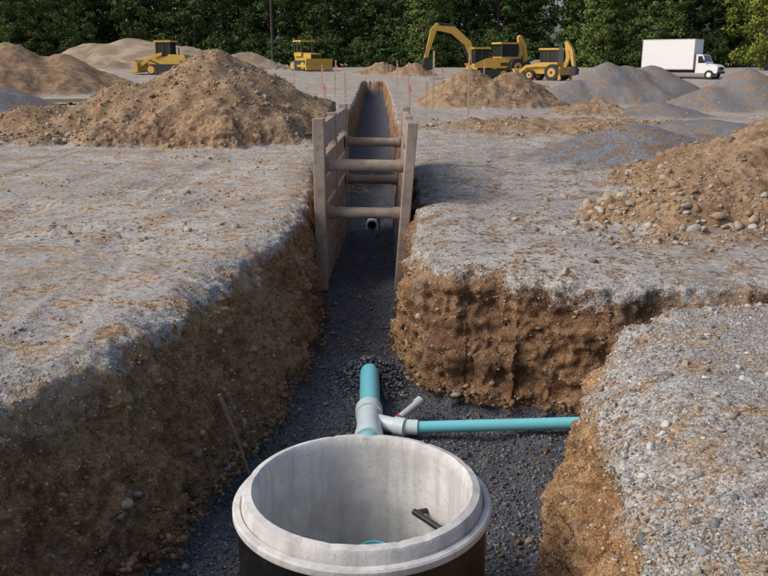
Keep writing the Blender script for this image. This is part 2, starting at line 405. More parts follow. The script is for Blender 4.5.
rocks('rubble_stones', NV[i]+[0, 0, .01], s_, palette(len(i), BRNS+[(.40, .38, .35)]), 2)
FX, FY, FZ = FVv.T
fb = (far['brown'] > .25)*(FY > 20)*(FY < 27)*(FX < 0)*(FX > -12)
i = pick(fb*(.04+sstep(.7, .1, FZ)), 600); s_ = .03+.09*rng.power(.5, len(i))**3
rocks('rubble_stones', FVv[i]+[0, 0, .01], s_, palette(len(i), BRNS+[(.38, .35, .31)]), 2)
i = pick(fb, 7000); s_ = .015+.03*rng.power(.6, len(i))**2
rocks('rubble_stones', FVv[i]+rng.normal(0, .02, (len(i), 3)), s_, palette(len(i), BRNS), 1)
ft = ((FY > 21) & (FY < 48) & (np.abs(FX) < 22) & (far['depth'] < .2))*np.diff(gx, append=gx[-1]+1)[None].repeat(len(gy), 0).ravel()*np.diff(gy, append=gy[-1]+1)[:, None].repeat(len(gx), 1).ravel()
i = pick(ft*(far['brown'] > .3), 3000); s_ = .03+.07*rng.power(.5, len(i))**2
rocks('rubble_stones', FVv[i], s_, palette(len(i), BRNS), 1)
i = pick(ft*(far['brown'] < .3), 5000); s_ = .015+.04*rng.power(.5, len(i))**3
rocks('gravel', FVv[i], s_, palette(len(i), GREYS), 1)

# ------------------------------------------------------------------ simple materials
def paint(name, colr, rough=.5, var=.25, metal=0, scale=6, dirt=(.2, .16, .11), dirtf=.35, bump=.0, bscale=40):
    m, nt, bs = newmat(name); nb = NB(nt); nb.co = nb.n('ShaderNodeTexCoord').outputs['Object']
    c_ = nb.mix(nb.smooth(nb.noise(scale, 4, .65), .3, .7), tuple(c*(1-var) for c in colr), colr)
    c_ = nb.mix(nb.smooth(nb.noise(scale*2.3, 5, .7), .5, .75, 0, dirtf), c_, dirt)
    nb.L.new(c_, bs.inputs['Base Color']); bs.inputs['Roughness'].default_value = rough; bs.inputs['Metallic'].default_value = metal
    if bump:
        bp = nb.n('ShaderNodeBump'); bp.inputs['Distance'].default_value = bump; nb.L.new(nb.noise(bscale, 4, .7), bp.inputs['Height']); nb.L.new(bp.outputs[0], bs.inputs['Normal'])
    return m
M_yel = paint('machine_yellow', (.62, .38, .06), .45)
M_blk = paint('dark_steel', (.035, .033, .03), .7, dirtf=.5)
M_gls = paint('dark_glass', (.02, .028, .03), .1, dirtf=.1)
M_wht = paint('white_paint', (.78, .78, .78), .45, .06, dirtf=.12)
M_rub = paint('rubber', (.03, .03, .03), .85, dirtf=.6)
M_orange = paint('weathered_steel', (.40, .32, .26), .8, .35, 0, 3, (.18, .115, .08), .8, .006, 25)
M_teal = paint('sewer_pipe_pvc', (.21, .68, .76), .35, .06, 0, 4, (.36, .42, .41), .4)
M_pvcw = paint('pvc_fitting', (.68, .80, .80), .4, .1, 0, 6, (.38, .38, .36), .4)
M_gry = paint('grey_plastic', (.50, .52, .54), .45, .1)
M_red = paint('red_plastic', (.5, .04, .03), .5)
M_bkp = paint('black_plastic', (.015, .015, .017), .4, dirtf=.2)
M_wood = paint('stake_wood', (.55, .45, .32), .8, .3, 0, 12, (.25, .2, .15), .4)
M_stick = paint('old_stick', (.34, .26, .18), .9, .3, 0, 12, (.15, .1, .07), .5)
M_pink = paint('pink_ribbon', (.80, .12, .16), .6)
M_bark = paint('bark', (.075, .06, .045), .9, .4, 0, 3)

class MB:
    def __init__(s): s.v = []; s.f = []; s.m = []; s.mats = []
    def mi(s, m):
        if m not in s.mats: s.mats.append(m)
        return s.mats.index(m)
    def add(s, vs, fs, m):
        o = len(s.v); s.v += [tuple(v) for v in vs]; s.f += [[i+o for i in f_] for f_ in fs]; s.m += [s.mi(m)]*len(fs)
    def box(s, x0, x1, y0, y1, z0, z1, m):
        s.prism([(x0, z0), (x1, z0), (x1, z1), (x0, z1)], y0, y1, m)
    def prism(s, pr, y0, y1, m):
        n = len(pr)
        vs = [(a, y0, b) for a, b in pr]+[(a, y1, b) for a, b in pr]
        fs = [list(range(n))[::1], list(range(2*n-1, n-1, -1))]+[[i, i+n, (i+1) % n+n, (i+1) % n][::1] for i in range(n)]
        s.add(vs, fs, m)
    def cyl(s, p0, p1, r0, r1=None, m=None, n=14, caps=True):
        r1 = r0 if r1 is None else r1
        p0 = Vector(p0); p1 = Vector(p1); d = (p1-p0).normalized()
        u = d.orthogonal().normalized(); w = d.cross(u)
        vs = []
        for p, r in ((p0, r0), (p1, r1)):
            for i in range(n):
                a = 2*math.pi*i/n; vs.append(p+(u*math.cos(a)+w*math.sin(a))*r)
        fs = [[i, (i+1) % n, (i+1) % n+n, i+n] for i in range(n)]
        if caps: fs += [list(range(n))[::-1], list(range(n, 2*n))]
        s.add(vs, fs, m)
    def ring(s, p0, p1, ro, ri, m, n=28):
        p0 = Vector(p0); p1 = Vector(p1); d = (p1-p0).normalized()
        u = d.orthogonal().normalized(); w = d.cross(u); vs = []
        for p, r in ((p0, ro), (p1, ro), (p1, ri), (p0, ri)):
            for i in range(n):
                a = 2*math.pi*i/n; vs.append(p+(u*math.cos(a)+w*math.sin(a))*r)
        fs = []
        for k in range(4):
            k2 = (k+1) % 4
            fs += [[k*n+i, k*n+(i+1) % n, k2*n+(i+1) % n, k2*n+i] for i in range(n)]
        s.add(vs, fs, m)
    def beam(s, pts, ws, y0, y1, m):
        L = []; Rr = []
        for i, p in enumerate(pts):
            a = pts[max(i-1, 0)]; b = pts[min(i+1, len(pts)-1)]
            dx, dz = b[0]-a[0], b[1]-a[1]; l = math.hypot(dx, dz); nx_, nz = -dz/l, dx/l
            w = ws[i]/2; L.append((p[0]+nx_*w, p[1]+nz*w)); Rr.append((p[0]-nx_*w, p[1]-nz*w))
        for i in range(len(pts)-1):
            s.prism([L[i], Rr[i], Rr[i+1], L[i+1]], y0, y1, m)
    def obj(s, name, parent=None, loc=(0, 0, 0), rotz=0, bevel=0, smooth=False, scale=1):
        me = bpy.data.meshes.new(name); me.from_pydata(s.v, [], s.f)
        for m in s.mats: me.materials.append(m)
        me.polygons.foreach_set('material_index', s.m); me.update()
        b = bmesh.new(); b.from_mesh(me); bmesh.ops.recalc_face_normals(b, faces=b.faces); b.to_mesh(me); b.free()
        if smooth:
            me.polygons.foreach_set('use_smooth', [True]*len(me.polygons))
            try: me.set_sharp_from_angle(angle=R(35))
            except Exception: pass
        o = bpy.data.objects.new(name, me); scene.collection.objects.link(o)
        o.location = loc; o.rotation_euler = (0, 0, rotz); o.scale = (scale,)*3
        if parent: o.parent = parent
        if bevel:
            bm_ = o.modifiers.new('b', 'BEVEL'); bm_.width = bevel; bm_.segments = 2; bm_.limit_method = 'ANGLE'
        return o
def empty(name, loc=(0, 0, 0), rotz=0, scale=1):
    e = bpy.data.objects.new(name, None); scene.collection.objects.link(e); e.location = loc; e.rotation_euler = (0, 0, rotz); e.scale = (scale,)*3
    return e
def gz(x, y): return float(fields(np.array([float(x)]), np.array([float(y)]))[1][0])

# ------------------------------------------------------------------ manhole
MX, MY = -.124, 4.28
prof = [(.712, -2.0, 1), (.712, -.455, 1), (.733, -.448, 0), (.736, -.44, 0), (.735, -.410, 0), (.726, -.400, 0), (.696, -.396, 0), (.690, -.408, 0), (.685, -.408, 0), (.680, -.345, 0), (.668, -.325, 0), (.628, -.315, 0), (.612, -.33, 0), (.602, -.39, 0), (.598, -1.72, 0), (.0, -1.72, 0)]
mc, nt, bs = newmat('precast_concrete'); nb = NB(nt); nb.co = nb.n('ShaderNodeTexCoord').outputs['Object']
a_ = nb.noise(3.5, 6, .65); b_ = nb.noise(22, 5, .7)
mp = nb.n('ShaderNodeMapping'); mp.inputs['Scale'].default_value = (6, 6, .6); nb.L.new(nb.co, mp.inputs['Vector'])
strk = nb.noise(1.6, 5, .6, mp.outputs[0])
c_ = nb.mix(nb.smooth(a_, .35, .65), (.50, .49, .47), (.65, .64, .615))
c_ = nb.mix(nb.smooth(strk, .46, .70, 0, .6), c_, (.35, .34, .325))
c_ = nb.mix(nb.smooth(b_, .56, .74, 0, .65), c_, (.32, .30, .28))
vv = nb.vor(60); c_ = nb.mix(nb.smooth(vv.outputs['Distance'], .18, .1, 0, .35), c_, (.2, .2, .2))
nb.L.new(c_, bs.inputs['Base Color']); bs.inputs['Roughness'].default_value = .85
bp = nb.n('ShaderNodeBump'); bp.inputs['Distance'].default_value = .006; nb.L.new(b_, bp.inputs['Height']); nb.L.new(bp.outputs[0], bs.inputs['Normal'])
M_tar = paint('bitumen_coating', (.010, .010, .011), .35, .3, 0, 5, (.06, .055, .045), .4, .003)
ns = 160; vs = []; fs = []; ms = []
rnd = random.Random(3)
chips = [(rnd.uniform(0, 6.28), rnd.uniform(.015, .04), rnd.uniform(.003, .008)) for _ in range(12)]
for r, z_, k in prof:
    for i in range(ns):
        a = 2*math.pi*i/ns
        chip = 0
        if -.35 < z_ < -.31:
            for ca_, cw, cd in chips:
                dlt = (a-ca_+math.pi) % (2*math.pi)-math.pi
                chip -= cd*math.exp(-(dlt/cw)**2)
            chip -= .0015*rnd.random()
        vs.append((r*math.cos(a)*(1+.0015*math.sin(2*a)), r*math.sin(a), z_+chip))
for j in range(len(prof)-1):
    for i in range(ns):
        fs.append([j*ns+i, j*ns+(i+1) % ns, (j+1)*ns+(i+1) % ns, (j+1)*ns+i]); ms.append(1 if prof[j][2] else 0)
me = bpy.data.meshes.new('riser'); me.from_pydata(vs, [], fs); me.materials.append(mc); me.materials.append(M_tar)
me.polygons.foreach_set('material_index', ms); me.polygons.foreach_set('use_smooth', [True]*len(fs)); me.update()
try: me.set_sharp_from_angle(angle=R(40))
except Exception: pass
man = empty('concrete_manhole', (MX, MY, 0))
o = bpy.data.objects.new('riser', me); scene.collection.objects.link(o); o.parent = man
b = MB(); ang = math.atan2(.36, .47); ca, sa = math.cos(ang), math.sin(ang)
def PP(r, t, z_): return (r*ca-t*sa, r*sa+t*ca, z_)
b.cyl(PP(.61, -.12, -.76), PP(.50, -.12, -.74), .018, m=M_bkp); b.cyl(PP(.61, .12, -.76), PP(.50, .12, -.74), .018, m=M_bkp)
b.cyl(PP(.50, -.135, -.74), PP(.50, .135, -.74), .021, m=M_bkp)
b.obj('manhole_step', man, smooth=True)
b = MB(); b.ring((.06, .30, -1.7), (.06, .30, -.94), .105, .095, M_teal)
b.obj('drop_pipe', man, smooth=True)

# ------------------------------------------------------------------ pipes
pipe = empty('sewer_pipe', (0, 0, 0))
b = MB()
PZ = -1.34
b.ring((-.13, 4.85, PZ), (-.14, 7.0, PZ), .105, .095, M_teal); b.ring((-.14, 7.62, PZ), (-.160, 8.62, PZ+.03), .105, .096, M_teal)
b.obj('main_pipe', pipe, smooth=True)
b = MB(); b.ring((-.138, 6.98, PZ), (-.15, 7.64, PZ), .118, .105, M_pvcw); b.ring((-.138, 6.95, PZ), (-.14, 7.08, PZ), .135, .106, M_pvcw); b.ring((-.146, 7.52, PZ), (-.15, 7.68, PZ), .135, .106, M_pvcw)
b.cyl((-.13, 7.42, PZ), (.16, 7.26, PZ), .075, m=M_pvcw, n=24); b.cyl((.10, 7.29, PZ), (.20, 7.25, PZ), .088, .088, m=M_pvcw, n=24)
b.obj('wye_fitting', pipe, smooth=True)
b = MB(); b.cyl((.16, 7.27, PZ), (.32, 7.25, PZ), .072, m=M_pvcw, n=24); b.cyl((.28, 7.25, PZ), (2.6, 7.36, PZ+.02), .057, m=M_teal, n=24)
b.obj('lateral_pipe', pipe, smooth=True)
b = MB(); b.cyl((.10, 7.5, -1.40), (.36, 7.72, -1.27), .036, m=M_gry, n=20); b.cyl((.12, 7.52, -1.39), (.16, 7.55, -1.37), .041, m=M_red, n=20); b.cyl((.32, 7.69, -1.29), (.37, 7.73, -1.262), .048, m=M_gry, n=20)
b.obj('cleanout_stub', pipe, smooth=True)
b = MB(); b.ring((-.25, 17.0, -1.28), (-.26, 18.4, -1.26), .105, .095, M_teal); b.ring((-.25, 17.0, -1.28), (-.25, 17.14, -1.28), .13, .106, M_pvcw)
b.obj('main_pipe_far', pipe, smooth=True)
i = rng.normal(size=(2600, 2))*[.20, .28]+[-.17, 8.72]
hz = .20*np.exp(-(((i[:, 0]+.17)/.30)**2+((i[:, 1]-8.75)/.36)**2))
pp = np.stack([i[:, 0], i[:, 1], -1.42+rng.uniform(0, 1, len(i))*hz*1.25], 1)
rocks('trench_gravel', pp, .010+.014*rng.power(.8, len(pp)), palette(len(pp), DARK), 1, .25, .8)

b = MB(); b.cyl((-1.37, 6.42, -.66), (-1.26, 6.47, -1.05), .019, .017, M_stick, 8); b.cyl((-1.26, 6.47, -1.05), (-1.16, 6.52, -1.47), .017, .013, M_stick, 8); b.obj('wooden_stick', smooth=True)

# ------------------------------------------------------------------ trench box
tb = empty('trench_shield')
def panel(name, corners_near, corners_far, th):
    (xb0, xt0, zb0, zt0, y0), (xb1, xt1, zb1, zt1, y1) = corners_near, corners_far
    def P(s_, t_, off):
        xb = xb0+(xb1-xb0)*s_; xt = xt0+(xt1-xt0)*s_; zb = zb0+(zb1-zb0)*s_; zt = zt0+(zt1-zt0)*s_
        return (xb+(xt-xb)*t_+off, y0+(y1-y0)*s_, zb+(zt-zb)*t_)
    b = MB()
    def slab(s0, s1, t0, t1, o0, o1):
        vs = [P(s, t, o) for s in (s0, s1) for t in (t0, t1) for o in (o0, o1)]
        b.add(vs, [[0, 1, 3, 2], [4, 6, 7, 5], [0, 4, 5, 1], [2, 3, 7, 6], [0, 2, 6, 4], [1, 5, 7, 3]], M_orange)
    slab(0, .05, 0, 1, 0, th); slab(.95, 1, 0, 1, 0, th)
    slab(.46, .50, .0, .985, th*.08, th*.92)
    n = 6
    for k in range(n):
        t0 = .01+k*(.98/n); slab(.05, .95, t0, t0+.98/n*(.86 if k != 4 else .70), th*.15, th*.85)
    return b.obj(name, tb, bevel=.012)
panel('left_panel', (-.86, -.87, -1.36, 1.22, 12.2), (-.70, -.72, -1.36, 1.22, 16.8), -.17)
panel('right_panel', (.15, .34, -1.44, 1.16, 12.1), (.16, .36, -1.40, 1.16, 16.8), .15)
b = MB()
for yy, xl, xr in ((12.45, -.87, .27), (16.2, -.74, .28)):
    for zz in (.53, -.19):
        xr_ = .15+(.19)*(zz+1.44)/2.6
        b.cyl((xl-.01, yy, zz), (xr_+.03, yy, zz-.02), .085, m=M_orange, n=20)
        b.box(xl+.001, xl+.03, yy-.13, yy+.13, zz-.13, zz+.13, M_orange)
        b.cyl((xl+.02, yy, zz), (xl+.12, yy, zz), .10, m=M_orange, n=20); b.cyl((xr_-.10, yy, zz-.02), (xr_+.01, yy, zz-.02), .10, m=M_orange, n=20)
b.obj('spreaders', tb, smooth=True)

# ------------------------------------------------------------------ stakes
def stake(x, y, h, w=.035, pink=True, lean=0, name='survey_stake'):
    b = MB(); z0 = gz(x, y)-.1
    b.add([(-w/2, -.012, 0), (w/2, -.012, 0), (w/2, .012, 0), (-w/2, .012, 0), (-w/2+lean, -.012, h), (w/2+lean, -.012, h), (w/2+lean, .012, h), (-w/2+lean, .012, h)],
          [[0, 1, 2, 3], [4, 5, 6, 7], [0, 1, 5, 4], [1, 2, 6, 5], [2, 3, 7, 6], [3, 0, 4, 7]], M_wood)
    if pink:
        b.box(-w*.6+lean*.9, w*.6+lean*.9, -.016, .016, h*.86, h*.92, M_pink)
        b.add([(lean*.9, -.018, h*.9), (lean*.9+.10, -.05, h*.84), (lean*.9+.08, -.05, h*.76), (lean*.9-.01, -.018, h*.84)], [[0, 1, 2, 3]], M_pink)
    b.obj(name, loc=(x, y, z0))
stake(2.28, 23, 2.5, .04, False)
stake(2.2, 38, 2.6, .08, False); stake(1.62, 33, 1.4, .06, False, .05); stake(1.0, 33, 1.3, .06, True)
stake(-2.3, 33, 1.3, .06, True); stake(-2.0, 44, 1.6, .08, False); stake(-2.9, 50, 2.2, .08, True, .1); stake(-1.95, 30, .7, .06, False)
stake(3.4, 50, 1.8, .08, True); stake(-7.1, 20.7, .75, .04, True, .08); stake(1.6, 55, 2.0, .08, False); stake(-4.2, 58, 1.8, .08, True)
stake(1.75, 24, .35, .12, False); stake(-6.5, 62, 2.0, .08, False); stake(7.0, 60, 2.0, .08, True); stake(1.0, 66, 2.0, .08, True)
def lumber(x, y, rz):
    b = MB()
    for k in range(3):
        for j in range(6): b.box(-1.3+.05*((j*7+k*3) % 4), 1.3-.05*((j*5+k) % 3), -.6+j*.2, -.6+j*.2+.17, .12+k*.07, .12+k*.07+.05, M_wood)
    for xx in (-1.0, 0, 1.0): b.box(xx, xx+.1, -.6, .6, 0, .12, M_wood)
    b.obj('lumber_stack', loc=(x, y, gz(x, y)), rotz=rz)
lumber(-15.6, 42, .2); lumber(-13.2, 46, -.3)

# ------------------------------------------------------------------ machines
def tracks(b, L, H, W, yc):
    for sgn in (-1, 1):
        y0, y1 = sgn*yc-W/2, sgn*yc+W/2
        r = H/2; pr = []
        for k in range(9):
            a = -math.pi/2+math.pi*k/8; pr.append((L/2-r+r*math.cos(a), r+r*math.sin(a)))
        for k in range(9):
            a = math.pi/2+math.pi*k/8; pr.append((-L/2+r+r*math.cos(a), r+r*math.sin(a)))
        b.prism(pr, y0, y1, M_rub)
        for k in range(int(L/.2)):
            xx = -L/2+r*.6+k*(L-r*1.2)/int(L/.2)
            b.box(xx, xx+.07, y0-.01, y1+.01, -.03, .02, M_blk); b.box(xx, xx+.07, y0-.01, y1+.01, H-.02, H+.03, M_blk)
        for k in range(6):
            xx = -L/2+r+k*(L-2*r)/5
            rr = r*.75 if k in (0, 5) else r*.38
            zz = r if k in (0, 5) else r*.5
            b.cyl((xx, y0-.03, zz), (xx, y1+.03, zz), rr, m=M_yel if k in (0, 5) else M_blk, n=14)
def cab(b, x0, x1, y0, y1, z0, z1, roof=M_yel, glass=True):
    if glass: b.box(x0+.06, x1-.06, y0+.06, y1-.06, z0+.35, z1-.08, M_gls)
    b.box(x0, x1, y0, y1, z0, z0+.4, M_yel)
    b.box(x0-.12, x1+.12, y0-.08, y1+.08, z1-.08, z1+.08, roof)
    for xx in (x0, (x0+x1)/2-.05, x1-.1):
        for yy in (y0, y1-.1): b.box(xx, xx+.1, yy, yy+.1, z0+.4, z1-.08, M_blk)
def wheel(b, x, y0, y1, r):
    b.cyl((x, y0, r), (x, y1, r), r, m=M_rub, n=24); b.cyl((x, y0-.02, r), (x, y1+.02, r), r*.55, m=M_yel, n=16); b.cyl((x, y0-.04, r), (x, y1+.04, r), r*.18, m=M_blk, n=10)

def excavator(loc, rot, sc=1):
    b = MB(); tracks(b, 3.9, .85, .55, 1.15)
    b.box(-1.2, 1.2, -.85, .85, .4, .8, M_blk); b.cyl((0, 0, .8), (0, 0, 1.0), .7, m=M_blk, n=20)
    b.prism([(-2.0, 1.15), (-1.7, 1.0), (1.3, 1.0), (1.3, 1.45), (.2, 1.9), (-1.6, 1.95), (-2.1, 1.75)], -1.3, 1.3, M_yel)
    b.box(-2.14, -1.2, -1.32, 1.32, 1.2, 1.5, M_blk); b.cyl((-.9, -.6, 1.9), (-.9, -.6, 2.4), .06, m=M_blk)
    cab(b, -.1, 1.4, .3, 1.28, 1.0, 2.85)
    b.beam([(.9, 1.35), (1.7, 3.3), (3.2, 4.55), (5.0, 4.75)], [.45, .65, .70, .38], -.45, -.05, M_yel)
    b.beam([(4.75, 5.15), (5.15, 4.55), (5.9, 1.9)], [.25, .55, .3], -.42, -.1, M_yel)
    b.cyl((1.3, -.25, 1.3), (2.3, -.25, 3.3), .09, m=M_blk); b.cyl((3.0, -.25, 4.95), (4.75, -.25, 5.2), .08, m=M_blk); b.cyl((5.3, -.25, 4.2), (6.0, -.25, 2.3), .06, m=M_blk)
    b.prism([(5.7, 2.0), (6.1, 1.9), (6.25, 1.2), (5.9, .75), (5.2, .85), (5.05, 1.15), (5.5, 1.35)], -.65, .15, M_blk)
    return b.obj('excavator', loc=loc, rotz=rot, scale=sc)
def backhoe(loc, rot, sc=1):
    b = MB()
    for s_ in (-1, 1):
        wheel(b, -1.0, s_*.95-.22, s_*.95+.22, .72); wheel(b, 1.35, s_*.85-.16, s_*.85+.16, .48)
    b.prism([(-1.4, .6), (2.0, .6), (2.1, 1.35), (.5, 1.55), (-1.4, 1.4)], -.42, .42, M_yel)
    cab(b, -1.3, .45, -.72, .72, 1.2, 2.75)
    for s_ in (-1, 1):
        b.beam([(.3, 1.35), (1.9, 1.25), (2.9, .5)], [.2, .26, .2], s_*.62-.06, s_*.62+.06, M_yel)
    b.prism([(2.8, .15), (3.6, .12), (3.0, .3), (2.9, .75), (3.15, 1.05), (2.75, .9)], -1.15, 1.15, M_yel)
    b.box(-1.75, -1.4, -1.0, 1.0, .5, 1.2, M_yel)
    b.beam([(-1.6, .9), (-2.0, 2.0), (-1.75, 3.3)], [.3, .38, .26], -.14, .14, M_yel)
    b.beam([(-1.75, 3.4), (-2.3, 2.6), (-2.6, 1.2)], [.22, .32, .2], -.2, -.15+.35, M_yel)
    b.prism([(-2.6, 1.3), (-2.3, .9), (-2.35, .45), (-2.9, .55), (-2.95, 1.0)], -.35, .35, M_blk)
    for s_ in (-1, 1): b.beam([(-1.6, 1.0), (-1.8, .1)], [.18, .25], s_*1.05-.08, s_*1.05+.08, M_yel)
    return b.obj('backhoe_loader', loc=loc, rotz=rot, scale=sc)
def loader(loc, rot, sc=1):
    b = MB(); tracks(b, 3.4, .95, .5, .95)
    b.prism([(-2.1, .7), (1.3, .7), (1.3, 1.3), (-.3, 1.4), (-.4, 1.9), (-2.0, 1.85), (-2.25, 1.4)], -.75, .75, M_yel)
    b.box(-2.28, -1.9, -.6, .6, 1.0, 1.6, M_blk); b.cyl((-1.3, .2, 1.85), (-1.3, .2, 2.5), .06, m=M_blk)
    cab(b, -.6, .9, -.65, .65, 1.3, 3.1)
    for s_ in (-1, 1):
        b.beam([(.2, 1.95), (1.5, 1.6), (2.7, .7)], [.25, .34, .28], s_*.72-.09, s_*.72+.09, M_yel)
        b.cyl((.6, s_*.72, 1.0), (1.7, s_*.72, 1.4), .07, m=M_blk)
    b.prism([(2.6, .25), (3.7, .15), (3.72, .22), (2.95, .45), (2.8, .9), (3.1, 1.35), (3.0, 1.4), (2.6, 1.1)], -1.25, 1.25, M_yel)
    return b.obj('track_loader', loc=loc, rotz=rot, scale=sc)
def dozer(loc, rot, sc=1):
    b = MB(); tracks(b, 3.2, 1.0, .55, .95)
    b.prism([(-1.6, .7), (1.7, .7), (1.75, 1.7), (.3, 1.8), (.2, 1.5), (-1.6, 1.5)], -.6, .6, M_yel)
    b.box(1.72, 1.8, -.5, .5, .8, 1.6, M_blk); b.box(-1.3, -.2, -.5, .5, 1.5, 1.9, M_blk); b.cyl((1.0, 0, 1.7), (1.0, 0, 2.4), .06, m=M_blk)
    cab(b, -1.4, .1, -.8, .8, 1.45, 3.0, glass=False)
    b.box(-1.0, -.5, -.3, .3, 1.6, 2.3, M_blk)
    b.prism([(2.3, .05), (2.55, .1), (2.38, .6), (2.55, 1.2), (2.35, 1.2), (2.2, .6)], -1.6, 1.6, M_yel)
    for s_ in (-1, 1): b.beam([(.2, .5), (2.3, .4)], [.2, .22], s_*1.3-.08, s_*1.3+.08, M_yel)
    return b.obj('bulldozer', loc=loc, rotz=rot, scale=sc)
loader((-22.6, 90, gz(-22.6, 90)), R(168), 1.08)
dozer((-8.9, 100, gz(-8.9, 100)), R(-55), 1.1)
excavator((9.6, 82, gz(9.6, 82)), R(190), .97)
backhoe((12.0, 88, gz(12.0, 88)), R(205), 1.15)
backhoe((14.9, 78, gz(14.9, 78)), R(140), 1.0)
def truck(loc, rot, sc=1):
    b = MB()
    b.box(-2.9, 2.0, -1.2, 1.2, .95, 3.55, M_wht)
    for xx in (-2.92, 1.96): 
        for yy in (-1.22, 1.16): b.box(xx, xx+.06, yy, yy+.06, .93, 3.57, M_gry)
    b.box(-2.93, 2.03, -1.225, 1.225, .86, .95, M_gry); b.box(-2.93, 2.03, -1.225, 1.225, 3.55, 3.6, M_gry)
    b.box(-2.8, 3.6, -.45, .45, .6, .86, M_blk)
    b.prism([(2.15, .55), (4.15, .55), (4.2, 1.15), (3.9, 1.3), (3.15, 1.42), (2.75, 2.2), (2.15, 2.25)], -1.02, 1.02, M_wht)
    b.prism([(2.35, 1.45), (3.02, 1.45), (2.7, 2.1), (2.35, 2.1)], -1.03, 1.03, M_gls)
    b.add([(3.12, -.88, 1.47), (3.12, .88, 1.47), (2.8, .85, 2.14), (2.8, -.85, 2.14)], [[0, 1, 2, 3]], M_gls)
    b.box(4.14, 4.26, -1.02, 1.02, .5, .72, M_blk); b.box(4.17, 4.22, -.6, .6, .8, 1.1, M_blk)
    for yy in (-.9, .65): b.box(4.17, 4.23, yy, yy+.25, .85, 1.05, M_gry)
    for s_ in (-1, 1):
        for xx in (-1.5, 3.45):
            b.cyl((xx, s_*.95-.14, .42), (xx, s_*.95+.14, .42), .42, m=M_rub, n=20); b.cyl((xx, s_*.95-.16, .42), (xx, s_*.95+.16, .42), .22, m=M_wht, n=16)
    b.box(3.0, 3.08, -1.3, -1.05, 1.5, 1.85, M_blk)
    return b.obj('box_truck', loc=loc, rotz=rot, scale=sc, bevel=.03)
truck((28.2, 83, gz(28.2, 83)-.1), R(-38), 1.02)

# ------------------------------------------------------------------ trees
def leafmat(name, c0, c1, c2):
    m, nt, bs = newmat(name); nb = NB(nt)
    oi = nb.n('ShaderNodeObjectInfo').outputs['Random']
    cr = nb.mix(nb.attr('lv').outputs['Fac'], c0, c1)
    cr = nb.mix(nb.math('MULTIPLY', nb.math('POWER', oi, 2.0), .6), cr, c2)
    df = nb.n('ShaderNodeBsdfDiffuse'); nb.L.new(cr, df.inputs[0])
    nb.L.new(df.outputs[0], nt.nodes['Material Output'].inputs['Surface'])
    return m
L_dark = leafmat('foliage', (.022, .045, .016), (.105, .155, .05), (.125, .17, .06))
L_sunlit = leafmat('foliage_sunlit', (.07, .11, .02), (.24, .26, .06), (.18, .21, .05))  # low sun on the right-hand crowns, painted into the leaf colour
def tree_mesh(name, H, Rc, zlow, ncl, nleaf, ls, leafm, seed):
    r = np.random.default_rng(seed); b = MB(); rr = random.Random(seed)
    p = Vector((0, 0, -.3)); rad = H*.016+.06; segs = 7
    trunk = [(p.copy(), rad)]
    for k in range(segs):
        p = p+Vector((rr.uniform(-.3, .3), rr.uniform(-.3, .3), H*.8/segs)); rad *= .80; trunk.append((p.copy(), rad))
    for (a, ra), (c, rc) in zip(trunk[:-1], trunk[1:]): b.cyl(a, c, ra, rc, M_bark, 8, False)
    cl = []
    for k in range(ncl):
        a = r.uniform(0, 6.283); t = r.uniform(0, 1)
        zz = zlow+(H-zlow)*t
        env = Rc*(math.sin(math.pi*min(1, .22+.78*t))**.6)*(.75+.35*math.sin(3*a+seed)+.1)
        rad_ = env*math.sqrt(r.uniform(.15, 1))
        cl.append((rad_*math.cos(a), rad_*math.sin(a), zz+r.normal(0, .3), r.uniform(.6, 1.4)))
    for k in range(0, len(cl), 5):
        cx, cy, cz, _ = cl[k]; tz = max(.5, cz-math.hypot(cx, cy)*.5)
        j = min(segs, max(0, int(tz/(H*.8/segs)))); a = trunk[j][0]
        mid = (a+Vector((cx, cy, cz)))/2+Vector((0, 0, .3))
        b.cyl(a, mid, trunk[j][1]*.4, .05, M_bark, 5, False); b.cyl(mid, (cx, cy, cz), .05, .02, M_bark, 4, False)
    o = b.obj(name+'_wood'); me0 = o.data
    wv = np.array([v.co[:] for v in me0.vertices]); wf = [list(pg.vertices) for pg in me0.polygons]
    bpy.data.objects.remove(o)
    cl = np.array(cl); n = ncl*nleaf
    ci = np.repeat(np.arange(ncl), nleaf)
    off = r.normal(0, 1, (n, 3)); off /= np.linalg.norm(off, axis=1, keepdims=True); off *= (r.uniform(0, 1, (n, 1))**.45)
    c = cl[ci, :3]+off*cl[ci, 3:4]*[1, 1, .6]
    nrm = off+r.normal(0, .6, (n, 3))+[0, 0, .4]; nrm /= np.linalg.norm(nrm, axis=1, keepdims=True)
    t1 = np.cross(nrm, r.normal(size=(n, 3))); t1 /= np.linalg.norm(t1, axis=1, keepdims=True); t2 = np.cross(nrm, t1)
    s = ls*r.uniform(.6, 1.3, (n, 1))
    lv = np.stack([c-t1*s, c+t2*s*.55, c+t1*s, c-t2*s*.55], 1).reshape(-1, 3)
    lf = np.arange(n*4).reshape(-1, 4)+len(wv)
    me = bpy.data.meshes.new(name); me.from_pydata(np.vstack([wv, lv]).tolist(), [], wf+lf.tolist())
    me.materials.append(M_bark); me.materials.append(leafm)
    me.polygons.foreach_set('material_index', [0]*len(wf)+[1]*n)
    at = me.attributes.new('lv', 'FLOAT', 'POINT')
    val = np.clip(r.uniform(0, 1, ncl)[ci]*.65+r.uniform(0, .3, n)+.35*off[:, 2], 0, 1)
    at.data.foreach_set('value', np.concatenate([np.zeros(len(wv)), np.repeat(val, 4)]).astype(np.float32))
    me.update(); return me
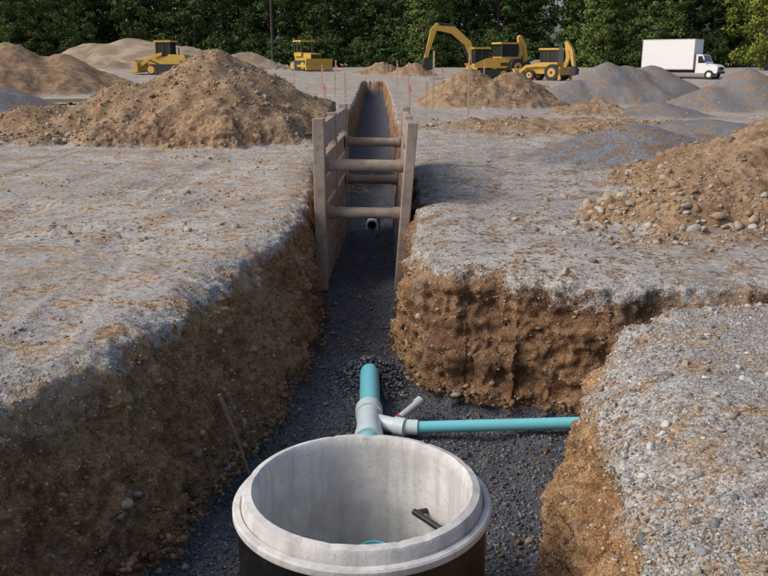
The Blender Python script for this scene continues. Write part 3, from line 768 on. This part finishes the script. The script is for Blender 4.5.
protos = [tree_mesh('tree_a', 20, 5.2, 1.0, 190, 46, .26, L_dark, 1), tree_mesh('tree_b', 17, 4.6, .6, 170, 46, .25, L_dark, 2),
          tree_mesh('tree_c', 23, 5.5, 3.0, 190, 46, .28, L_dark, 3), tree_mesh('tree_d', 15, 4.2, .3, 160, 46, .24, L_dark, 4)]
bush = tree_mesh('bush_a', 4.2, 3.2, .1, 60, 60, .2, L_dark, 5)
tl = empty('tree_line')
def inst(me, x, y, s, name):
    o = bpy.data.objects.new(name, me); scene.collection.objects.link(o); o.parent = tl
    o.location = (x, y, float(rise(y))-.1); o.rotation_euler = (0, 0, random.uniform(0, 6.28)); o.scale = (s, s, s*random.uniform(.9, 1.15))
for row, (yy, sp) in enumerate(((135, 7.0), (143, 7.5), (152, 7.0), (163, 8.0))):
    xx = -100-row*4
    while xx < 104+row*4:
        inst(protos[random.choice([0, 1, 2, 3] if row < 2 else [0, 1, 2])], xx+random.uniform(-2, 2), yy+random.uniform(-2.5, 2.5)-.0006*xx*xx, random.uniform(.8, 1.2), 'tree'); xx += sp*random.uniform(.75, 1.2)
xx = -100
while xx < 100:
    inst(bush, xx, 130+random.uniform(-2, 2)-.0006*xx*xx, random.uniform(.6, 1.15), 'shrub'); xx += random.uniform(2.5, 5)
lt = tree_mesh('broadleaf_tree', 17, 5.0, .8, 200, 60, .2, L_sunlit, 11)
for (x_, y_, s_) in ((45.5, 102, 1.0), (52, 112, 1.1)):
    o = bpy.data.objects.new('broadleaf_tree', lt); scene.collection.objects.link(o); o.location = (x_, y_, 1.0); o.scale = (s_,)*3; o.rotation_euler = (0, 0, x_)
L_mid = leafmat('foliage_mid', (.035, .07, .022), (.17, .23, .075), (.16, .21, .06))
lt2 = tree_mesh('broadleaf_tree_b', 16, 4.6, .8, 180, 55, .22, L_mid, 12)
for (x_, y_, s_) in ((-55, 122, 1.0), (-47, 126, .95), (6, 128, .9), (31, 126, .9), (38, 124, 1.0)):
    o = bpy.data.objects.new('broadleaf_tree', lt2); scene.collection.objects.link(o); o.location = (x_, y_, 1.1); o.scale = (s_,)*3; o.rotation_euler = (0, 0, x_)
b = MB(); b.cyl((0, 0, -.5), (0, 0, 13), .17, .12, M_bark, 10); b.cyl((-1.1, 0, 12.2), (1.1, 0, 12.2), .07, m=M_bark, n=8)
for q_ in (-1, -.4, .4, 1): b.cyl((q_, 0, 12.25), (q_, 0, 12.45), .05, m=M_gry, n=8)
b.obj('utility_pole', loc=(-15.4, 119, 1.2))

# ------------------------------------------------------------------ light
w = bpy.data.worlds.new('World'); scene.world = w; w.use_nodes = True
nt = w.node_tree; sky = nt.nodes.new('ShaderNodeTexSky'); sky.sky_type = 'NISHITA'; sky.sun_disc = False
EL, AZ = R(40), R(255)
sky.sun_elevation = EL; sky.sun_rotation = AZ; sky.air_density = .9; sky.dust_density = 4.0
nt.links.new(sky.outputs[0], nt.nodes['Background'].inputs[0]); nt.nodes['Background'].inputs[1].default_value = .15
to = Vector((math.sin(AZ)*math.cos(EL), math.cos(AZ)*math.cos(EL), math.sin(EL)))
ld = bpy.data.lights.new('sun', 'SUN'); ld.energy = 1.9; ld.angle = R(28); ld.color = (1, .95, .88)
lo = bpy.data.objects.new('sun', ld); scene.collection.objects.link(lo); lo.rotation_euler = to.to_track_quat('Z', 'Y').to_euler()
scene.view_settings.view_transform = 'Standard'; scene.view_settings.look = 'None'; scene.view_settings.exposure = 0

cam = bpy.data.cameras.new('camera'); co = bpy.data.objects.new('camera', cam); scene.collection.objects.link(co)
co.location = (0, 0, 2.0); co.rotation_euler = (R(90-15.2), 0, 0); cam.sensor_width = 36; cam.lens = 38.9; cam.clip_end = 2000; cam.clip_start = .05
scene.camera = co
